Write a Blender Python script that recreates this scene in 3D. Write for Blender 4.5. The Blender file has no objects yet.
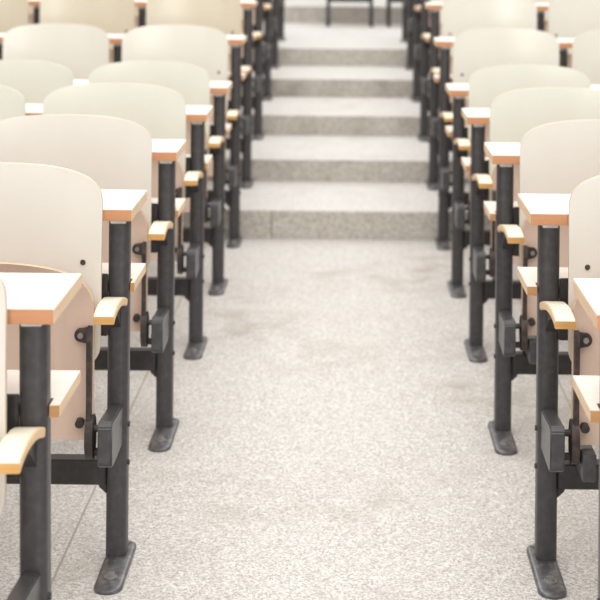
import bpy, bmesh, math, random
from mathutils import Vector, Matrix
random.seed(4)
scene = bpy.context.scene
COL = scene.collection

# ------------------------------------------------------------------ materials
def new_mat(name):
    m = bpy.data.materials.new(name); m.use_nodes = True
    nt = m.node_tree
    return m, nt, nt.nodes['Principled BSDF']

def node(nt, kind, **kw):
    n = nt.nodes.new(kind)
    for k, v in kw.items(): setattr(n, k, v)
    return n

def coords(nt, scale):
    tc = node(nt, 'ShaderNodeTexCoord'); mp = node(nt, 'ShaderNodeMapping')
    mp.inputs['Scale'].default_value = scale
    nt.links.new(tc.outputs['Object'], mp.inputs['Vector'])
    return mp.outputs['Vector']

def wood(name, c1, c2, rough, scale=(6, 6, 60), coat=0.0, spec=0.5):
    m, nt, b = new_mat(name)
    v = coords(nt, scale)
    n = node(nt, 'ShaderNodeTexNoise'); n.inputs['Scale'].default_value = 1.0
    n.inputs['Detail'].default_value = 4
    nt.links.new(v, n.inputs['Vector'])
    r = node(nt, 'ShaderNodeValToRGB')
    r.color_ramp.elements[0].position = .35; r.color_ramp.elements[1].position = .65
    r.color_ramp.elements[0].color = (*c1, 1); r.color_ramp.elements[1].color = (*c2, 1)
    nt.links.new(n.outputs['Fac'], r.inputs['Fac'])
    nt.links.new(r.outputs['Color'], b.inputs['Base Color'])
    b.inputs['Roughness'].default_value = rough
    b.inputs['Specular IOR Level'].default_value = spec
    b.inputs['Coat Weight'].default_value = coat
    b.inputs['Coat Roughness'].default_value = .25
    return m

def metal_paint(name, c, rough, spots=None, metallic=0.0, spec=0.5):
    m, nt, b = new_mat(name)
    v = coords(nt, (1, 1, 1))
    n = node(nt, 'ShaderNodeTexNoise'); n.inputs['Scale'].default_value = 55
    n.inputs['Detail'].default_value = 5
    nt.links.new(v, n.inputs['Vector'])
    r = node(nt, 'ShaderNodeValToRGB')
    r.color_ramp.elements[0].position = .45; r.color_ramp.elements[1].position = .72
    r.color_ramp.elements[0].color = (*c, 1)
    r.color_ramp.elements[1].color = (*(spots or [x * 1.3 for x in c]), 1)
    nt.links.new(n.outputs['Fac'], r.inputs['Fac'])
    nt.links.new(r.outputs['Color'], b.inputs['Base Color'])
    b.inputs['Roughness'].default_value = rough
    b.inputs['Metallic'].default_value = metallic
    b.inputs['Specular IOR Level'].default_value = spec
    return m

def terrazzo(name, base, dark, light, brown, joints=False, chip=150.0, rough=.55, grime=.5):
    m, nt, b = new_mat(name)
    tc = node(nt, 'ShaderNodeTexCoord')
    vec = tc.outputs['Object']
    def vor(scale):
        t = node(nt, 'ShaderNodeTexVoronoi'); t.inputs['Scale'].default_value = scale
        nt.links.new(vec, t.inputs['Vector']); return t
    def noise(scale, det=3):
        t = node(nt, 'ShaderNodeTexNoise'); t.inputs['Scale'].default_value = scale
        t.inputs['Detail'].default_value = det
        nt.links.new(vec, t.inputs['Vector']); return t
    def ramp(src, stops):
        r = node(nt, 'ShaderNodeValToRGB'); e = r.color_ramp.elements
        e[0].position, e[0].color = stops[0][0], (*stops[0][1], 1)
        e[1].position, e[1].color = stops[-1][0], (*stops[-1][1], 1)
        for p, c in stops[1:-1]:
            k = e.new(p); k.color = (*c, 1)
        nt.links.new(src, r.inputs['Fac']); return r.outputs['Color']
    def mix(fac, a, bb, mode='MIX'):
        x = node(nt, 'ShaderNodeMix', data_type='RGBA', blend_type=mode)
        if isinstance(fac, float): x.inputs[0].default_value = fac
        else: nt.links.new(fac, x.inputs[0])
        for i, q in ((6, a), (7, bb)):
            if isinstance(q, tuple): x.inputs[i].default_value = (*q, 1)
            else: nt.links.new(q, x.inputs[i])
        return x.outputs[2]
    v1 = vor(chip)
    sep = node(nt, 'ShaderNodeSeparateColor'); nt.links.new(v1.outputs['Color'], sep.inputs[0])
    chips = ramp(sep.outputs[0], [(0.0, dark), (.16, dark), (.24, base), (.62, base), (.72, light), (1.0, light)])
    v2 = vor(chip * .5)
    sep2 = node(nt, 'ShaderNodeSeparateColor'); nt.links.new(v2.outputs['Color'], sep2.inputs[0])
    big = ramp(sep2.outputs[1], [(0.0, tuple(x * .86 for x in base)), (.3, base), (.7, base), (1.0, light)])
    col = mix(.32, chips, big)
    # worn and stained patches
    n1 = noise(1.3, 5); n2 = noise(7, 4)
    f1 = ramp(n1.outputs['Fac'], [(.46, (0, 0, 0)), (.68, (1, 1, 1))])
    f2 = ramp(n2.outputs['Fac'], [(.42, (0, 0, 0)), (.75, (1, 1, 1))])
    ff = mix(1.0, f1, f2, 'MULTIPLY')
    sc = node(nt, 'ShaderNodeMath', operation='MULTIPLY'); sc.inputs[1].default_value = grime
    bw = node(nt, 'ShaderNodeRGBToBW'); nt.links.new(ff, bw.inputs[0]); nt.links.new(bw.outputs[0], sc.inputs[0])
    col = mix(sc.outputs[0], col, brown)
    if joints:
        s3 = node(nt, 'ShaderNodeSeparateXYZ'); nt.links.new(vec, s3.inputs[0])
        total = None
        for ax, off, period in ((0, .625, 1.30), (1, 2.06, 1.90)):
            a = node(nt, 'ShaderNodeMath', operation='ADD'); a.inputs[1].default_value = off + period * 20
            nt.links.new(s3.outputs[ax], a.inputs[0])
            mo = node(nt, 'ShaderNodeMath', operation='MODULO'); mo.inputs[1].default_value = period
            nt.links.new(a.outputs[0], mo.inputs[0])
            lt = node(nt, 'ShaderNodeMath', operation='LESS_THAN'); lt.inputs[1].default_value = .006
            nt.links.new(mo.outputs[0], lt.inputs[0])
            sc2 = node(nt, 'ShaderNodeMath', operation='MULTIPLY'); sc2.inputs[1].default_value = .8 if ax == 0 else .15
            nt.links.new(lt.outputs[0], sc2.inputs[0])
            if total is None: total = sc2.outputs[0]
            else:
                mx = node(nt, 'ShaderNodeMath', operation='MAXIMUM')
                nt.links.new(total, mx.inputs[0]); nt.links.new(sc2.outputs[0], mx.inputs[1]); total = mx.outputs[0]
        col = mix(total, col, (.30, .25, .21))
    nt.links.new(col, b.inputs['Base Color'])
    b.inputs['Roughness'].default_value = rough
    return m

M = {}
M['back'] = wood('cream_laminate', (.785, .745, .67), (.815, .78, .71), .27, (5, 5, 1.2), spec=.5)
M['back_green'] = wood('greenish_cream_laminate', (.775, .775, .67), (.80, .805, .70), .27, (5, 5, 1.2))
M['back_pale'] = wood('ivory_laminate', (.775, .745, .655), (.805, .78, .69), .27, (5, 5, 1.2))
M['back_tan'] = wood('tan_cream_laminate', (.68, .60, .455), (.72, .65, .51), .27, (5, 5, 1.2))
M['backrim'] = wood('pale_ply_rim', (.60, .49, .365), (.66, .55, .42), .6, (8, 8, 90))
M['seat'] = wood('pale_pink_plywood', (.72, .535, .425), (.77, .585, .475), .5, (30, 30, 4))
M['edge'] = wood('plywood_edge', (.66, .45, .27), (.76, .55, .35), .55, (8, 8, 90))
M['desktop'] = wood('white_desk_laminate', (.775, .745, .69), (.80, .775, .72), .4, (3, 60, 60))
M['band'] = wood('orange_brown_edge_band', (.52, .23, .105), (.60, .285, .14), .5, (4, 60, 60))
M['deskend'] = wood('pale_end_edge', (.78, .55, .35), (.84, .63, .43), .5, (60, 6, 60))
M['shelf'] = wood('pale_shelf_laminate', (.86, .73, .64), (.89, .78, .69), .45, (3, 60, 60))
M['shelfband'] = wood('brown_shelf_edge', (.44, .22, .08), (.52, .28, .11), .5, (4, 60, 60))
M['arm'] = wood('bent_ply_armrest', (.88, .78, .60), (.91, .83, .67), .35, (40, 4, 40))
M['armedge'] = wood('armrest_edge', (.68, .36, .11), (.78, .44, .16), .45, (10, 6, 90))
M['armside'] = wood('armrest_side', (.72, .48, .25), (.80, .57, .33), .45, (10, 6, 90))
M['post'] = metal_paint('charcoal_painted_steel', (.047, .043, .045), .42, (.068, .064, .066), spec=.5)
M['dark'] = metal_paint('black_steel', (.030, .027, .027), .5, (.05, .04, .038))
M['hinge'] = metal_paint('rusty_black_steel', (.035, .028, .026), .5, (.10, .06, .045))
M['bracket'] = metal_paint('satin_black_bracket', (.050, .048, .050), .35, (.072, .070, .072), spec=.6)
M['foot'] = metal_paint('worn_grey_cast_foot', (.062, .060, .062), .30, (.16, .158, .16), spec=.7)
M['bolt'] = metal_paint('grey_bolt', (.34, .32, .31), .3, (.45, .43, .42), metallic=.6)
M['cap'] = metal_paint('light_grey_plate', (.55, .54, .54), .4)
M['floor'] = terrazzo('pale_terrazzo_floor', (.505, .475, .44), (.30, .265, .235), (.72, .70, .67), (.34, .275, .215), True, 240, grime=.9)
M['tread'] = terrazzo('terrazzo_step', (.555, .535, .505), (.43, .40, .37), (.65, .635, .61), (.36, .32, .275), False, 140)
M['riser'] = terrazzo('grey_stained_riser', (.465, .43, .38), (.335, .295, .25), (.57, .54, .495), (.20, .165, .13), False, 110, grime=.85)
M['nosing'] = metal_paint('grey_nosing', (.22, .20, .18), .6)
M['wall'] = metal_paint('white_plaster', (.80, .79, .77), .8)
M['chair'] = metal_paint('dark_chair_frame', (.035, .033, .035), .45)

# ------------------------------------------------------------------ mesh helpers
def finish(name, bm, mats, parent=None, smooth=None):
    bmesh.ops.recalc_face_normals(bm, faces=bm.faces)
    if smooth is not None:
        for f in bm.faces: f.smooth = True
        for e in bm.edges:
            if len(e.link_faces) == 2 and e.calc_face_angle(0) > math.radians(smooth): e.smooth = False
    me = bpy.data.meshes.new(name); bm.to_mesh(me); bm.free()
    for m in (mats if isinstance(mats, (list, tuple)) else [mats]): me.materials.append(M[m])
    o = bpy.data.objects.new(name, me); COL.objects.link(o)
    if parent: o.parent = parent
    return o

def add_box(bm, x0, x1, y0, y1, z0, z1, bev=0.0, seg=2):
    vs = [bm.verts.new((x, y, z)) for x in (x0, x1) for y in (y0, y1) for z in (z0, z1)]
    fs = [(0, 1, 3, 2), (4, 6, 7, 5), (0, 4, 5, 1), (2, 3, 7, 6), (0, 2, 6, 4), (1, 5, 7, 3)]
    faces = [bm.faces.new([vs[i] for i in f]) for f in fs]
    if bev:
        es = set(e for f in faces for e in f.edges)
        bmesh.ops.bevel(bm, geom=list(es), offset=bev, segments=seg, affect='EDGES', profile=.5)
    return faces

def rrect(hx, hy, r, n=6, cx=0, cy=0):
    pts = []
    for sx, sy, a0 in ((1, 1, 0), (-1, 1, 90), (-1, -1, 180), (1, -1, 270)):
        for i in range(n + 1):
            a = math.radians(a0 + 90 * i / n)
            pts.append((cx + sx * (hx - r) + r * math.cos(a), cy + sy * (hy - r) + r * math.sin(a)))
    return pts

def add_rings(bm, rings, cap=True):
    vr = [[bm.verts.new(p) for p in r] for r in rings]
    n = len(vr[0])
    for a, b in zip(vr, vr[1:]):
        for i in range(n):
            bm.faces.new((a[i], a[(i + 1) % n], b[(i + 1) % n], b[i]))
    if cap:
        bm.faces.new(list(reversed(vr[0]))); bm.faces.new(vr[-1])

def add_cyl(bm, p, q, r, n=16, r2=None):
    p, q = Vector(p), Vector(q); d = (q - p).normalized()
    a = d.orthogonal().normalized(); b = d.cross(a)
    def ring(c, rr): return [c + a * rr * math.cos(2 * math.pi * i / n) + b * rr * math.sin(2 * math.pi * i / n) for i in range(n)]
    add_rings(bm, [ring(p, r), ring(q, r2 or r)])

def interp(tab, x):
    if x <= tab[0][0]: return tab[0][1]
    for (a, b), (c, d) in zip(tab, tab[1:]):
        if x <= c:
            return b + (d - b) * (x - a) / (c - a)
    return tab[-1][1]

def add_panel(bm, xs, zb, zt, yf, th, nz, s=1):
    """A bent sheet of plywood: columns at xs from zb(x) to zt(x); yf(x, z) is its front face, th its thickness.
    Faces: material 0 on the two broad sides, 1 on the rim."""
    F, B = [], []
    for x in xs:
        z0, z1 = zb(x), zt(x)
        cf, cb = [], []
        for j in range(nz + 1):
            t = j / nz; t = t ** .8 if False else t
            z = z0 + (z1 - z0) * t
            y = yf(x, z)
            cf.append(bm.verts.new((s * x, y, z))); cb.append(bm.verts.new((s * x, y + th, z)))
        F.append(cf); B.append(cb)
    n = len(xs)
    for i in range(n - 1):
        for j in range(nz):
            bm.faces.new((F[i][j], F[i + 1][j], F[i + 1][j + 1], F[i][j + 1]))
            bm.faces.new((B[i][j], B[i][j + 1], B[i + 1][j + 1], B[i + 1][j]))
    rim = []
    for i in range(n - 1):
        rim.append(bm.faces.new((F[i][0], B[i][0], B[i + 1][0], F[i + 1][0])))
        rim.append(bm.faces.new((F[i][nz], F[i + 1][nz], B[i + 1][nz], B[i][nz])))
    for j in range(nz):
        rim.append(bm.faces.new((F[0][j], F[0][j + 1], B[0][j + 1], B[0][j])))
        rim.append(bm.faces.new((F[-1][j], B[-1][j], B[-1][j + 1], F[-1][j + 1])))
    for f in rim: f.material_index = 1
    bm.normal_update()
    rs = set(rim)
    for e in bm.edges:
        k = sum(1 for f in e.link_faces if f in rs)
        if k == 1 and len(e.link_faces) == 2: e.smooth = False
    for f in bm.faces: f.smooth = True

def xcols(x0, x1):
    es = [0, .0012, .003, .006, .010, .015, .022, .032, .045, .060, .080, .105, .135, .17, .205]
    w = x1 - x0
    es = [e for e in es if e < w / 2 - .01]
    return [x0 + e for e in es] + [(x0 + x1) / 2] + [x1 - e for e in reversed(es)]

def tag(o, label=None, cat=None, group=None, kind=None):
    for k, v in (('label', label), ('category', cat), ('group', group), ('kind', kind)):
        if v: o[k] = v
    return o

def empty(name, loc=(0, 0, 0)):
    o = bpy.data.objects.new(name, None); COL.objects.link(o); o.location = loc
    o.empty_display_size = .1
    return o

def kids(o): return [c for c in KIDS.get(o.name, [])]
KIDS = {}
def part(name, bm, mats, parent, smooth=None):
    o = finish(name, bm, mats, parent, smooth)
    KIDS.setdefault(parent.name, []).append(o)
    return o

def copy_tree(o, parent=None):
    c = o.copy(); COL.objects.link(c)
    if parent: c.parent = parent
    for ch in KIDS.get(o.name, []): copy_tree(ch, c)
    return c

# ------------------------------------------------------------------ dimensions measured from the photograph
CAM_H = 1.40
PITCH = .535                       # seat spacing along a row
ROW_Y = [2.3955 + .85 * k for k in range(6)] + [7.43, 8.36, 9.31, 10.27, 11.22]
STEP_Y = [6.70, 7.50, 8.43, 9.41, 10.37]
STEP_Z = [.128, .238, .350, .463, .585]
ROW_Z = [0] * 6 + STEP_Z
RAISE = .13                        # the desk behind a stepped row serves a higher floor
X_LEFT, X_RIGHT = -.503, .4515
DESK_Z, DESK_T = .790, .026

# ------------------------------------------------------------------ one seat with its aisle-side post
def make_seat(s, raised, near):
    """s = -1: the seat extends to the left of its post, +1 to the right. Origin: floor, front face of the post."""
    up = RAISE if raised else 0.0
    bup = .09 if raised else 0.0
    root = empty('lecture_seat')
    P = lambda name, bm, mats, par=root, smooth=None: part(name, bm, mats, par, smooth)

    # post
    bm = bmesh.new()
    prof = rrect(.0232, .0275, .016, 6, 0, .0275)
    top = DESK_Z - DESK_T + up
    add_rings(bm, [[(x, y, z) for x, y in prof] for z in (.010, top - .005)])
    post = P('post', bm, 'post', smooth=40)
    bm = bmesh.new(); add_box(bm, -.0175, .0175, -.003, .085, top - .0125, top - .0005, .002, 1)
    P('mounting_plate', bm, 'cap', post)
    for z in (.215, .30):
        bm = bmesh.new(); add_cyl(bm, (-s * .0225, .020, z), (-s * .0275, .020, z), .006, 8)
        P('bolt', bm, 'dark', post, 40)

    # cast foot cover
    bm = bmesh.new()
    y0, y1, w, fo = -.165, .100, .0305, -s * .007
    st = [0, .0015, .005, .011, .019, .029, .045, .075, .11, .150, .157, .18, .207, .226, .236, .244, .250, .257, .262, .2635, .265]
    rings = []
    for d in st:
        e = min(d, (y1 - y0) - d)
        ww = w * math.sqrt(max(0, 1 - (1 - min(e, w) / w) ** 2)) if e < w else w
        ww = max(ww, .004)
        hh = interp([(0, .006), (.015, .0095), (.05, .0105), (.15, .011), (.25, .010), (.265, .006)], d)
        y = y0 + d
        rings.append([(fo + a * ww, y, b * hh) for a, b in ((-1, 0), (-1, .55), (-.93, .85), (-.74, 1), (.74, 1), (.93, .85), (1, .55), (1, 0))])
    add_rings(bm, rings)
    foot = P('foot_cover', bm, 'foot', smooth=50)
    for y, z in ((-.100, .0100), (.080, .0100)):
        bm = bmesh.new(); add_cyl(bm, (fo, y, z - .004), (fo, y, z + .0025), .0145, 18); add_cyl(bm, (fo, y, z + .002), (fo, y, z + .010), .0085, 6)
        P('bolt', bm, 'bolt', foot, 30)

    # crossbar under the seat with its corner gusset
    bm = bmesh.new()
    add_box(bm, s * .0228, s * (PITCH - .0290), .004, .044, .168, .224, .003, 1)
    P('crossbar', bm, 'dark', smooth=30)
    bm = bmesh.new()
    pr = [(.0228, .169), (.040, .169), (.038, .162), (.0228, .148)]
    add_rings(bm, [[(s * x, y, z) for x, z in pr] for y in (.010, .038)])
    P('gusset', bm, 'dark')

    # seat support bracket that stands forward of the post
    bm = bmesh.new()
    pr = [(-.150, .268), (-.150, .347), (-.141, .358), (0.002, .349), (0.002, .262), (-.136, .258)]
    add_rings(bm, [[(x, y, z) for y, z in pr] for x in (-.017, .0145)])
    bmesh.ops.bevel(bm, geom=list(bm.edges), offset=.003, segments=2, affect='EDGES')
    P('seat_bracket', bm, 'bracket', smooth=35)

    # armrest: short arched strip of bent ply, and the steel lug that carries it
    bm = bmesh.new()
    arc = [(-.174, .590), (-.170, .594), (-.15, .5995), (-.125, .604), (-.095, .6045), (-.06, .602), (-.03, .596), (0.0015, .586)]
    tk = .017; hw = .0225
    rings = []
    for i, (y, z) in enumerate(arc):
        a = arc[max(0, i - 1)]; b = arc[min(len(arc) - 1, i + 1)]
        dy, dz = b[0] - a[0], b[1] - a[1]; L = math.hypot(dy, dz)
        ny, nz = dz / L * tk, -dy / L * tk
        if i == 0: ny, nz = .002, -tk
        q = .0022; k = (.009 if s > 0 else -.002) * min(1, -y / .17)
        rings.append([(k + a, y + ny * b, z + nz * b) for a, b in ((-hw + q, 0), (hw - q, 0), (hw, .15), (hw, .85), (hw - q, 1), (-hw + q, 1), (-hw, .85), (-hw, .15))])
    add_rings(bm, rings)
    bm.normal_update()
    bmesh.ops.recalc_face_normals(bm, faces=bm.faces)
    for f in bm.faces:
        n = f.normal
        f.material_index = 1 if n.y < -.8 else (2 if abs(n.x) > .6 else 0)
    arm = P('armrest', bm, ['arm', 'armedge', 'armside'], smooth=30)
    bm = bmesh.new()
    pr = [(0.002, .585), (-.04, .585), (-.085, .582), (-.09, .574), (-.05, .560), (0.002, .520)]
    add_rings(bm, [[(x, y, z) for y, z in pr] for x in (-.014 + s * .006, .014 + s * .006)])
    P('armrest_lug', bm, 'dark', arm)
    for y in (-.12, -.045):
        bm = bmesh.new(); add_cyl(bm, (s * .004, y, .578), (s * .004, y, .593), .005, 8); P('screw', bm, 'bolt', arm, 30)

    # backrest
    x0, x1 = (.022 if near else .0285), PITCH - .029
    xc, half = (x0 + x1) / 2, (x1 - x0) / 2
    ztop, zbot = .893 + bup, .452
    drop = [(0, .085), (.0012, .068), (.003, .059), (.006, .052), (.010, .046), (.015, .0405), (.022, .0345), (.032, .0275), (.045, .0215),
            (.060, .016), (.080, .011), (.105, .0068), (.135, .0035), (.17, .0013), (.2375, 0)]
    rise = [(0, .060), (.0012, .046), (.003, .038), (.006, .031), (.010, .025), (.015, .019), (.022, .013), (.032, .0075), (.045, .0035), (.06, .001), (.08, 0)]
    e_of = lambda x: min(x - x0, x1 - x)
    def yback(x, z):
        u = (x - xc) / half
        return -.098 + (z - .45) * .034 + .027 * (1 - u * u)
    bm = bmesh.new()
    add_panel(bm, xcols(x0, x1), lambda x: zbot + interp(rise, e_of(x)), lambda x: ztop - interp(drop, e_of(x)), yback, .011, 14, s)
    back = P('backrest', bm, ['back', 'backrim'])
    for bx in (x0 + .041, x1 - .041):
        for bz in (.683 + bup,):
            y = yback(bx, bz)
            bm = bmesh.new(); add_cyl(bm, (s * bx, y + .002, bz), (s * bx, y - .003, bz), .0068, 14, .0055)
            P('bolt', bm, 'hinge', back, 35)
    # steel plates that tie the backrest to the posts on either side
    for xa, xb in ((.0225, .085), (PITCH - .085, PITCH - .0255)):
        bm = bmesh.new(); ya = -.030
        add_box(bm, s * xa, s * xb, .004, .012, .50, .638, .002, 1)
        P('back_bracket', bm, 'dark')

    # folded-up seat, its lip curling forward at the top
    sx0, sx1 = (.030 if near else .032), PITCH - .034
    sc_, sh = (sx0 + sx1) / 2, (sx1 - sx0) / 2
    sdrop = [(0, .115), (.0012, .098), (.003, .088), (.006, .078), (.010, .069), (.015, .060), (.022, .050), (.032, .040), (.045, .031),
             (.060, .024), (.080, .017), (.105, .011), (.135, .006), (.17, .0025), (.2315, 0)]
    srise = [(0, .012), (.003, .005), (.006, .002), (.010, 0)]
    se = lambda x: min(x - sx0, sx1 - x)
    def yseat(x, z):
        u = (x - sc_) / sh
        y = -.128 - (z - .31) * .010
        if z > .60: y -= .050 * ((z - .60) / .10) ** 2
        return y + .006 * (1 - u * u)
    bm = bmesh.new()
    add_panel(bm, xcols(sx0, sx1), lambda x: .314 + interp(srise, se(x)), lambda x: .702 - interp(sdrop, se(x)), yseat, .013, 18, s)
    seat = P('seat', bm, ['seat', 'edge'])
    for side, xa in ((1, sx0), (-1, sx1)):
        q = lambda d: s * (xa + side * d)
        bm = bmesh.new()
        xa_, xb_ = sorted((q(.002), q(.0125)))
        pr = [(-.130, .34), (-.130, .560), (-.141, .555), (-.151, .530), (-.146, .42), (-.146, .34)]
        add_rings(bm, [[(x, y, z) for y, z in pr] for x in (xa_, xb_)])
        harm = P('hinge_arm', bm, 'hinge', seat)
        # ear with its bolt, flat on the seat
        bm = bmesh.new()
        pr = [(q(.010), .558), (q(.024), .555)]
        for i in range(9):
            a = math.radians(80 - 160 * i / 8)
            pr.append((q(.026 + .014 * math.cos(a)), .541 + .0145 * math.sin(a)))
        pr += [(q(.024), .526), (q(.010), .523)]
        add_rings(bm, [[(x, y, z) for x, z in pr] for y in (-.1395, -.131)])
        P('hinge_ear', bm, 'hinge', seat)
        bm = bmesh.new(); add_cyl(bm, (q(.026), -.1385, .541), (q(.026), -.1455, .541), .0062, 10); P('bolt', bm, 'bolt', seat, 30)
        # lower ear and pivot disc
        bm = bmesh.new(); add_cyl(bm, (q(.027), -.127, .354), (q(.027), -.141, .352), .0095, 16); P('hinge_boss', bm, 'hinge', seat, 30)
        bm = bmesh.new()
        xa_, xb_ = q(-.003), q(.0135)
        n = 22; ring = []
        for x in (xa_, xb_):
            ring.append([(x, -.128 + .030 * math.cos(2 * math.pi * i / n), .322 + .048 * math.sin(2 * math.pi * i / n)) for i in range(n)])
        add_rings(bm, ring)
        bmesh.ops.bevel(bm, geom=[e for e in bm.edges if len(e.link_faces) == 2 and e.calc_face_angle(0) > 1.0], offset=.003, segments=2, affect='EDGES')
        P('pivot_disc', bm, 'hinge', seat, 35)
        bm = bmesh.new()
        add_cyl(bm, (q(-.0005), -.128, .340), (s * (.012 if side == 1 else PITCH - .0182), -.128, .340), .0075, 12)
        P('pivot_pin', bm, 'hinge', seat, 35)
        bm = bmesh.new()
        add_cyl(bm, (q(-.0005), -.118, .286), (s * (.012 if side == 1 else PITCH - .0182), -.118, .286), .0085, 12)
        P('stop_pin', bm, 'hinge', seat, 35)
    if s > 0:
        bm = bmesh.new(); add_box(bm, .050, .080, -.162, .010, .246, .306, .004, 2)
        P('stop_block', bm, 'bracket', smooth=35)
        bm = bmesh.new(); add_box(bm, .054, .076, .006, .040, .2245, .25, .002, 1)
        P('stop_lug', bm, 'dark')
    return root

ORD = ['nearest', 'second', 'third', 'fourth', 'fifth', 'sixth', 'seventh', 'eighth', 'ninth', 'tenth', 'eleventh']
SEATN = ['at the aisle', 'second from aisle', 'third from aisle', 'fourth from aisle', 'fifth from aisle', 'sixth from aisle']

def half_view(side, y): return (347.4 if side < 0 else 252.6) * y / 1460.2
def count(side, y):
    edge = abs(X_LEFT) if side < 0 else X_RIGHT
    return max(1, math.ceil((half_view(side, y) - edge) / PITCH)) + 1

protos = {}
for side in (-1, 1):
    for raised, near in ((False, False), (True, False)) + (((False, True),) if side < 0 else ()):
        protos[side, raised, near] = make_seat(side, raised, near)
used = set()
for side in (-1, 1):
    word = 'left' if side < 0 else 'right'
    for r in range(11):
        y, z = ROW_Y[r], ROW_Z[r]
        raised = r >= 5
        n = count(side, y)
        for k in range(n):
            key = (side, raised, side < 0 and r <= 1)
            o = protos[key] if key not in used else copy_tree(protos[key])
            used.add(key)
            x = (X_LEFT if side < 0 else X_RIGHT) + side * k * PITCH
            x += {(1, 1): .006}.get((side, r), 0)
            o.location = (x, y, z)
            o.rotation_euler.y = -.012 if (side, r) == (-1, 0) else 0      # this row leans a little
            if r >= 3:
                tone = 'back_green' if r <= 4 else ('back_pale' if r == 5 or side > 0 else 'back_tan')
                for ch in o.children:
                    if ch.name.split('.')[0] == 'backrest':
                        ch.material_slots[0].link = 'OBJECT'; ch.material_slots[0].material = M[tone]
            where = 'at aisle end' if k == 0 else SEATN[k]
            level = ' up on the steps' if 6 <= r <= 9 else (' on top landing' if r == 10 else '')
            if level: lab = f'cream lecture seat{level}, {word} of aisle, {ORD[r]} row, {where}'
            elif k == 0: lab = f'cream folding lecture seat on black post beside aisle, {word} side, {ORD[r]} row'
            else: lab = f'cream folding lecture seat {word} of aisle, {ORD[r]} row from front, {where}'
            tag(o, lab, 'seat', f'lecture seats in the {ORD[r]} row {word} of the aisle')

# ------------------------------------------------------------------ continuous writing desk behind every row
def make_desk(side, r):
    y, z = ROW_Y[r], ROW_Z[r]
    raised = r >= 5
    up = RAISE if raised else 0
    n = count(side, y)
    xe = abs(X_LEFT) - .468 if side < 0 else X_RIGHT - .4087
    word = 'left' if side < 0 else 'right'
    root = empty('writing_desk', ((X_LEFT if side < 0 else X_RIGHT), y, z))
    s = side
    xa, xb = -xe, n * PITCH - .03
    bm = bmesh.new()
    x0, x1 = sorted((s * xa, s * xb))
    add_box(bm, x0, x1, -.0376, .2122, DESK_Z - DESK_T + up, DESK_Z + up, .0025, 2)
    bm.normal_update()
    bmesh.ops.recalc_face_normals(bm, faces=bm.faces)
    for f in bm.faces:
        nn = f.normal
        f.material_index = 1 if nn.y < -.6 else (2 if abs(nn.x) > .6 or nn.y > .6 else 0)
    part('desktop', bm, ['desktop', 'band', 'deskend'], root)
    # book shelf below, notched round the posts
    zt, th = .616 + up, .020
    pts = [(xa + .001, .2122), (xa + .001, .020)]
    yf, yn, g, gs = .018, .0575, .0255, .0255
    dn = {(-1, 0): .0075, (1, 1): .006}.get((side, r), 0)
    if side < 0: xa -= .004
    for k in range(n):
        c = k * PITCH + dn
        if k == 0 and c - g < xa + .004:
            pts = [(xa + .001, .2122), (xa + .001, yn)] if c - g < xa else pts
        pts += [(c - g, yf), (c - g, yn), (c + gs, yn), (c + gs, yf)]
    pts += [(xb, yf), (xb, .2122)]
    bm = bmesh.new()
    lo = [bm.verts.new((s * x, yy, zt - th)) for x, yy in pts]; hi = [bm.verts.new((s * x, yy, zt)) for x, yy in pts]
    bm.faces.new(lo); bm.faces.new(hi)
    m = len(pts)
    for i in range(m): bm.faces.new((lo[i], lo[(i + 1) % m], hi[(i + 1) % m], hi[i]))
    bmesh.ops.recalc_face_normals(bm, faces=bm.faces)
    for f in bm.faces:
        nn = f.normal
        f.material_index = 1 if nn.y < -.6 else (2 if abs(nn.x) > .6 or nn.y > .6 else 0)
    bmesh.ops.triangulate(bm, faces=[f for f in bm.faces if len(f.verts) > 4])
    part('book_shelf', bm, ['shelf', 'shelfband', 'deskend'], root)
    # steel cheeks hanging the shelf from the desk
    for k in range(1, n):
        bm = bmesh.new()
        c = s * (k * PITCH)
        add_box(bm, c - .0025, c + .0025, .092, .195, zt - .001, DESK_Z - DESK_T + up + .001)
        part('shelf_hanger', bm, 'dark', root)
    level = ', up on the steps' if 6 <= r <= 9 else (', on top landing' if r == 10 else '')
    tag(root, f'long white writing desk with book shelf behind {ORD[r]} row of seats, {word} of aisle' if not level else
        f'long white writing desk behind {ORD[r]} row of seats{level}, {word} of aisle', 'desk', 'long writing desks behind the seat rows')
for side in (-1, 1):
    for r in range(11): make_desk(side, r)

# ------------------------------------------------------------------ floor, steps, wall
XA, XB = -6.0, 6.0
def slab(name, x0, x1, y0, y1, z0, z1, top, front, bev=.004):
    bm = bmesh.new()
    add_box(bm, x0, x1, y0, y1, z0, z1)
    bmesh.ops.recalc_face_normals(bm, faces=bm.faces); bm.normal_update()
    es = [e for e in bm.edges if all(abs(v.co.y - y0) < 1e-6 and abs(v.co.z - z1) < 1e-6 for v in e.verts)]
    if bev: bmesh.ops.bevel(bm, geom=es, offset=bev, segments=3, affect='EDGES')
    bm.normal_update()
    for f in bm.faces: f.material_index = 1 if f.normal.y < -.6 else 0
    o = finish(name, bm, [top, front])
    o['kind'] = 'structure'
    return o
slab('floor', XA, XB, -4, STEP_Y[0], -.2, 0, 'floor', 'floor', 0)
ends = STEP_Y[1:] + [13.35]
for y0, y1, z in zip(STEP_Y, ends, STEP_Z):
    slab('stair_step', XA, XB, y0, y1, -.2, z, 'tread', 'riser')
slab('stair_step', XA, XB, 13.35, 20, -.2, .737, 'tread', 'riser')
o = slab('wall_back', XA, XB, 20, 20.2, -.2, 4.2, 'wall', 'wall', 0)
# joint in the first riser
for x in (-.335,):
    bm = bmesh.new(); add_box(bm, x - .0025, x + .0025, STEP_Y[0] - .0015, STEP_Y[0] + .002, .001, .122)
    o = finish('trim_1', bm, 'nosing'); o['kind'] = 'structure'

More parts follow.
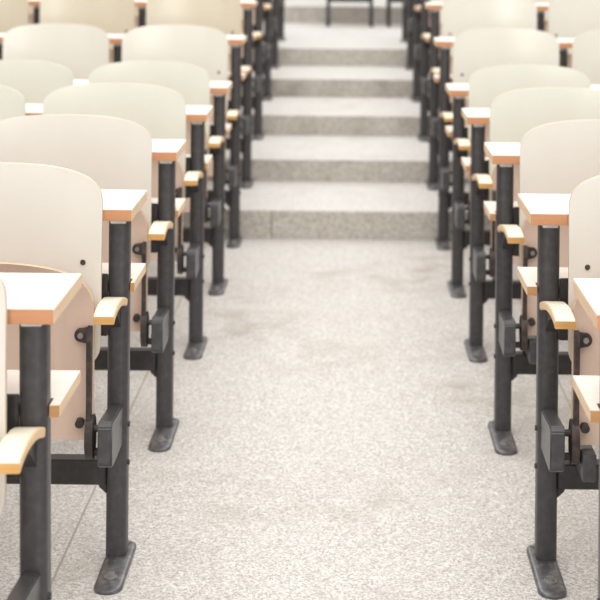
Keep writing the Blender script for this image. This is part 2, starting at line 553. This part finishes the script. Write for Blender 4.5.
# ------------------------------------------------------------------ two dark-legged chairs on the top landing
def make_chair(x, y, z, w, label):
    root = empty('metal_chair', (x, y, z))
    for lx in (0, w):
        for ly in (0, .40):
            bm = bmesh.new(); add_box(bm, lx - .014, lx + .014, ly - .014, ly + .014, 0.012, .43 if ly == 0 else .84, .004, 2)
            leg = part('leg', bm, 'chair', root, 30)
            bm = bmesh.new(); add_cyl(bm, (lx, ly, 0), (lx, ly, .016), .023, 14, .018); part('foot_cap', bm, 'chair', leg, 30)
    for ly in (0, .40):
        bm = bmesh.new(); add_box(bm, .012, w - .012, ly - .012, ly + .012, .215, .262, .004, 2); part('stretcher', bm, 'chair', root, 30)
    bm = bmesh.new(); add_box(bm, -.02, w + .02, -.03, .42, .43, .455, .008, 2); part('seat', bm, 'back', root, 30)
    bm = bmesh.new(); add_box(bm, -.02, w + .02, .385, .40, .60, .86, .006, 2); part('backrest', bm, 'back', root, 30)
    tag(root, label, 'chair', 'chairs on the top landing')
make_chair(-.165, 12.88, .585, .385, 'dark metal-legged chair on the top landing, nearly centred at head of steps')
make_chair(.375, 12.88, .585, .385, 'dark metal-legged chair on top landing, right of the centred one, half behind posts')

# ------------------------------------------------------------------ light
w = bpy.data.worlds.new('World'); scene.world = w; w.use_nodes = True
bg = w.node_tree.nodes['Background']
bg.inputs['Color'].default_value = (1.0, .995, .985, 1); bg.inputs['Strength'].default_value = .68
def area(name, loc, target, sx, sy, power, col=(1, .99, .97)):
    l = bpy.data.lights.new(name, 'AREA'); l.shape = 'RECTANGLE'; l.size = sx; l.size_y = sy; l.energy = power; l.color = col
    o = bpy.data.objects.new(name, l); COL.objects.link(o); o.location = loc
    o.rotation_euler = (Vector(target) - Vector(loc)).to_track_quat('-Z', 'Y').to_euler()
    return o
area('ceiling_lamps', (0, 7.5, 4.6), (0, 7.5, 0), 7, 17, 740)
area('window_light', (.1, -5.0, 1.9), (.1, 6, .9), .8, 2.6, 200)

# ------------------------------------------------------------------ camera
cam = bpy.data.cameras.new('Camera'); co = bpy.data.objects.new('Camera', cam); COL.objects.link(co)
F, CX, CY, RO = 1460.22, 347.43, -65.86, .0098
cam.sensor_fit = 'HORIZONTAL'; cam.sensor_width = 36; cam.lens = F / 600 * 36
cam.shift_x = (300 - CX) / 600; cam.shift_y = -(300 - CY) / 600
c, s = math.cos(RO), math.sin(RO)
R = Matrix(((c, -s, 0), (0, 0, -1), (s, c, 0)))
co.matrix_world = Matrix.Translation((0, 0, CAM_H)) @ R.to_4x4()
cam.clip_start = .05
cam.dof.use_dof = True; cam.dof.focus_distance = 3.0; cam.dof.aperture_fstop = 5.5
scene.camera = co
scene.view_settings.view_transform = 'Standard'; scene.view_settings.look = 'None'
scene.view_settings.gamma = 1; scene.view_settings.exposure = 0.0
scene.view_settings.use_curve_mapping = False
scene.cycles.use_denoising = True
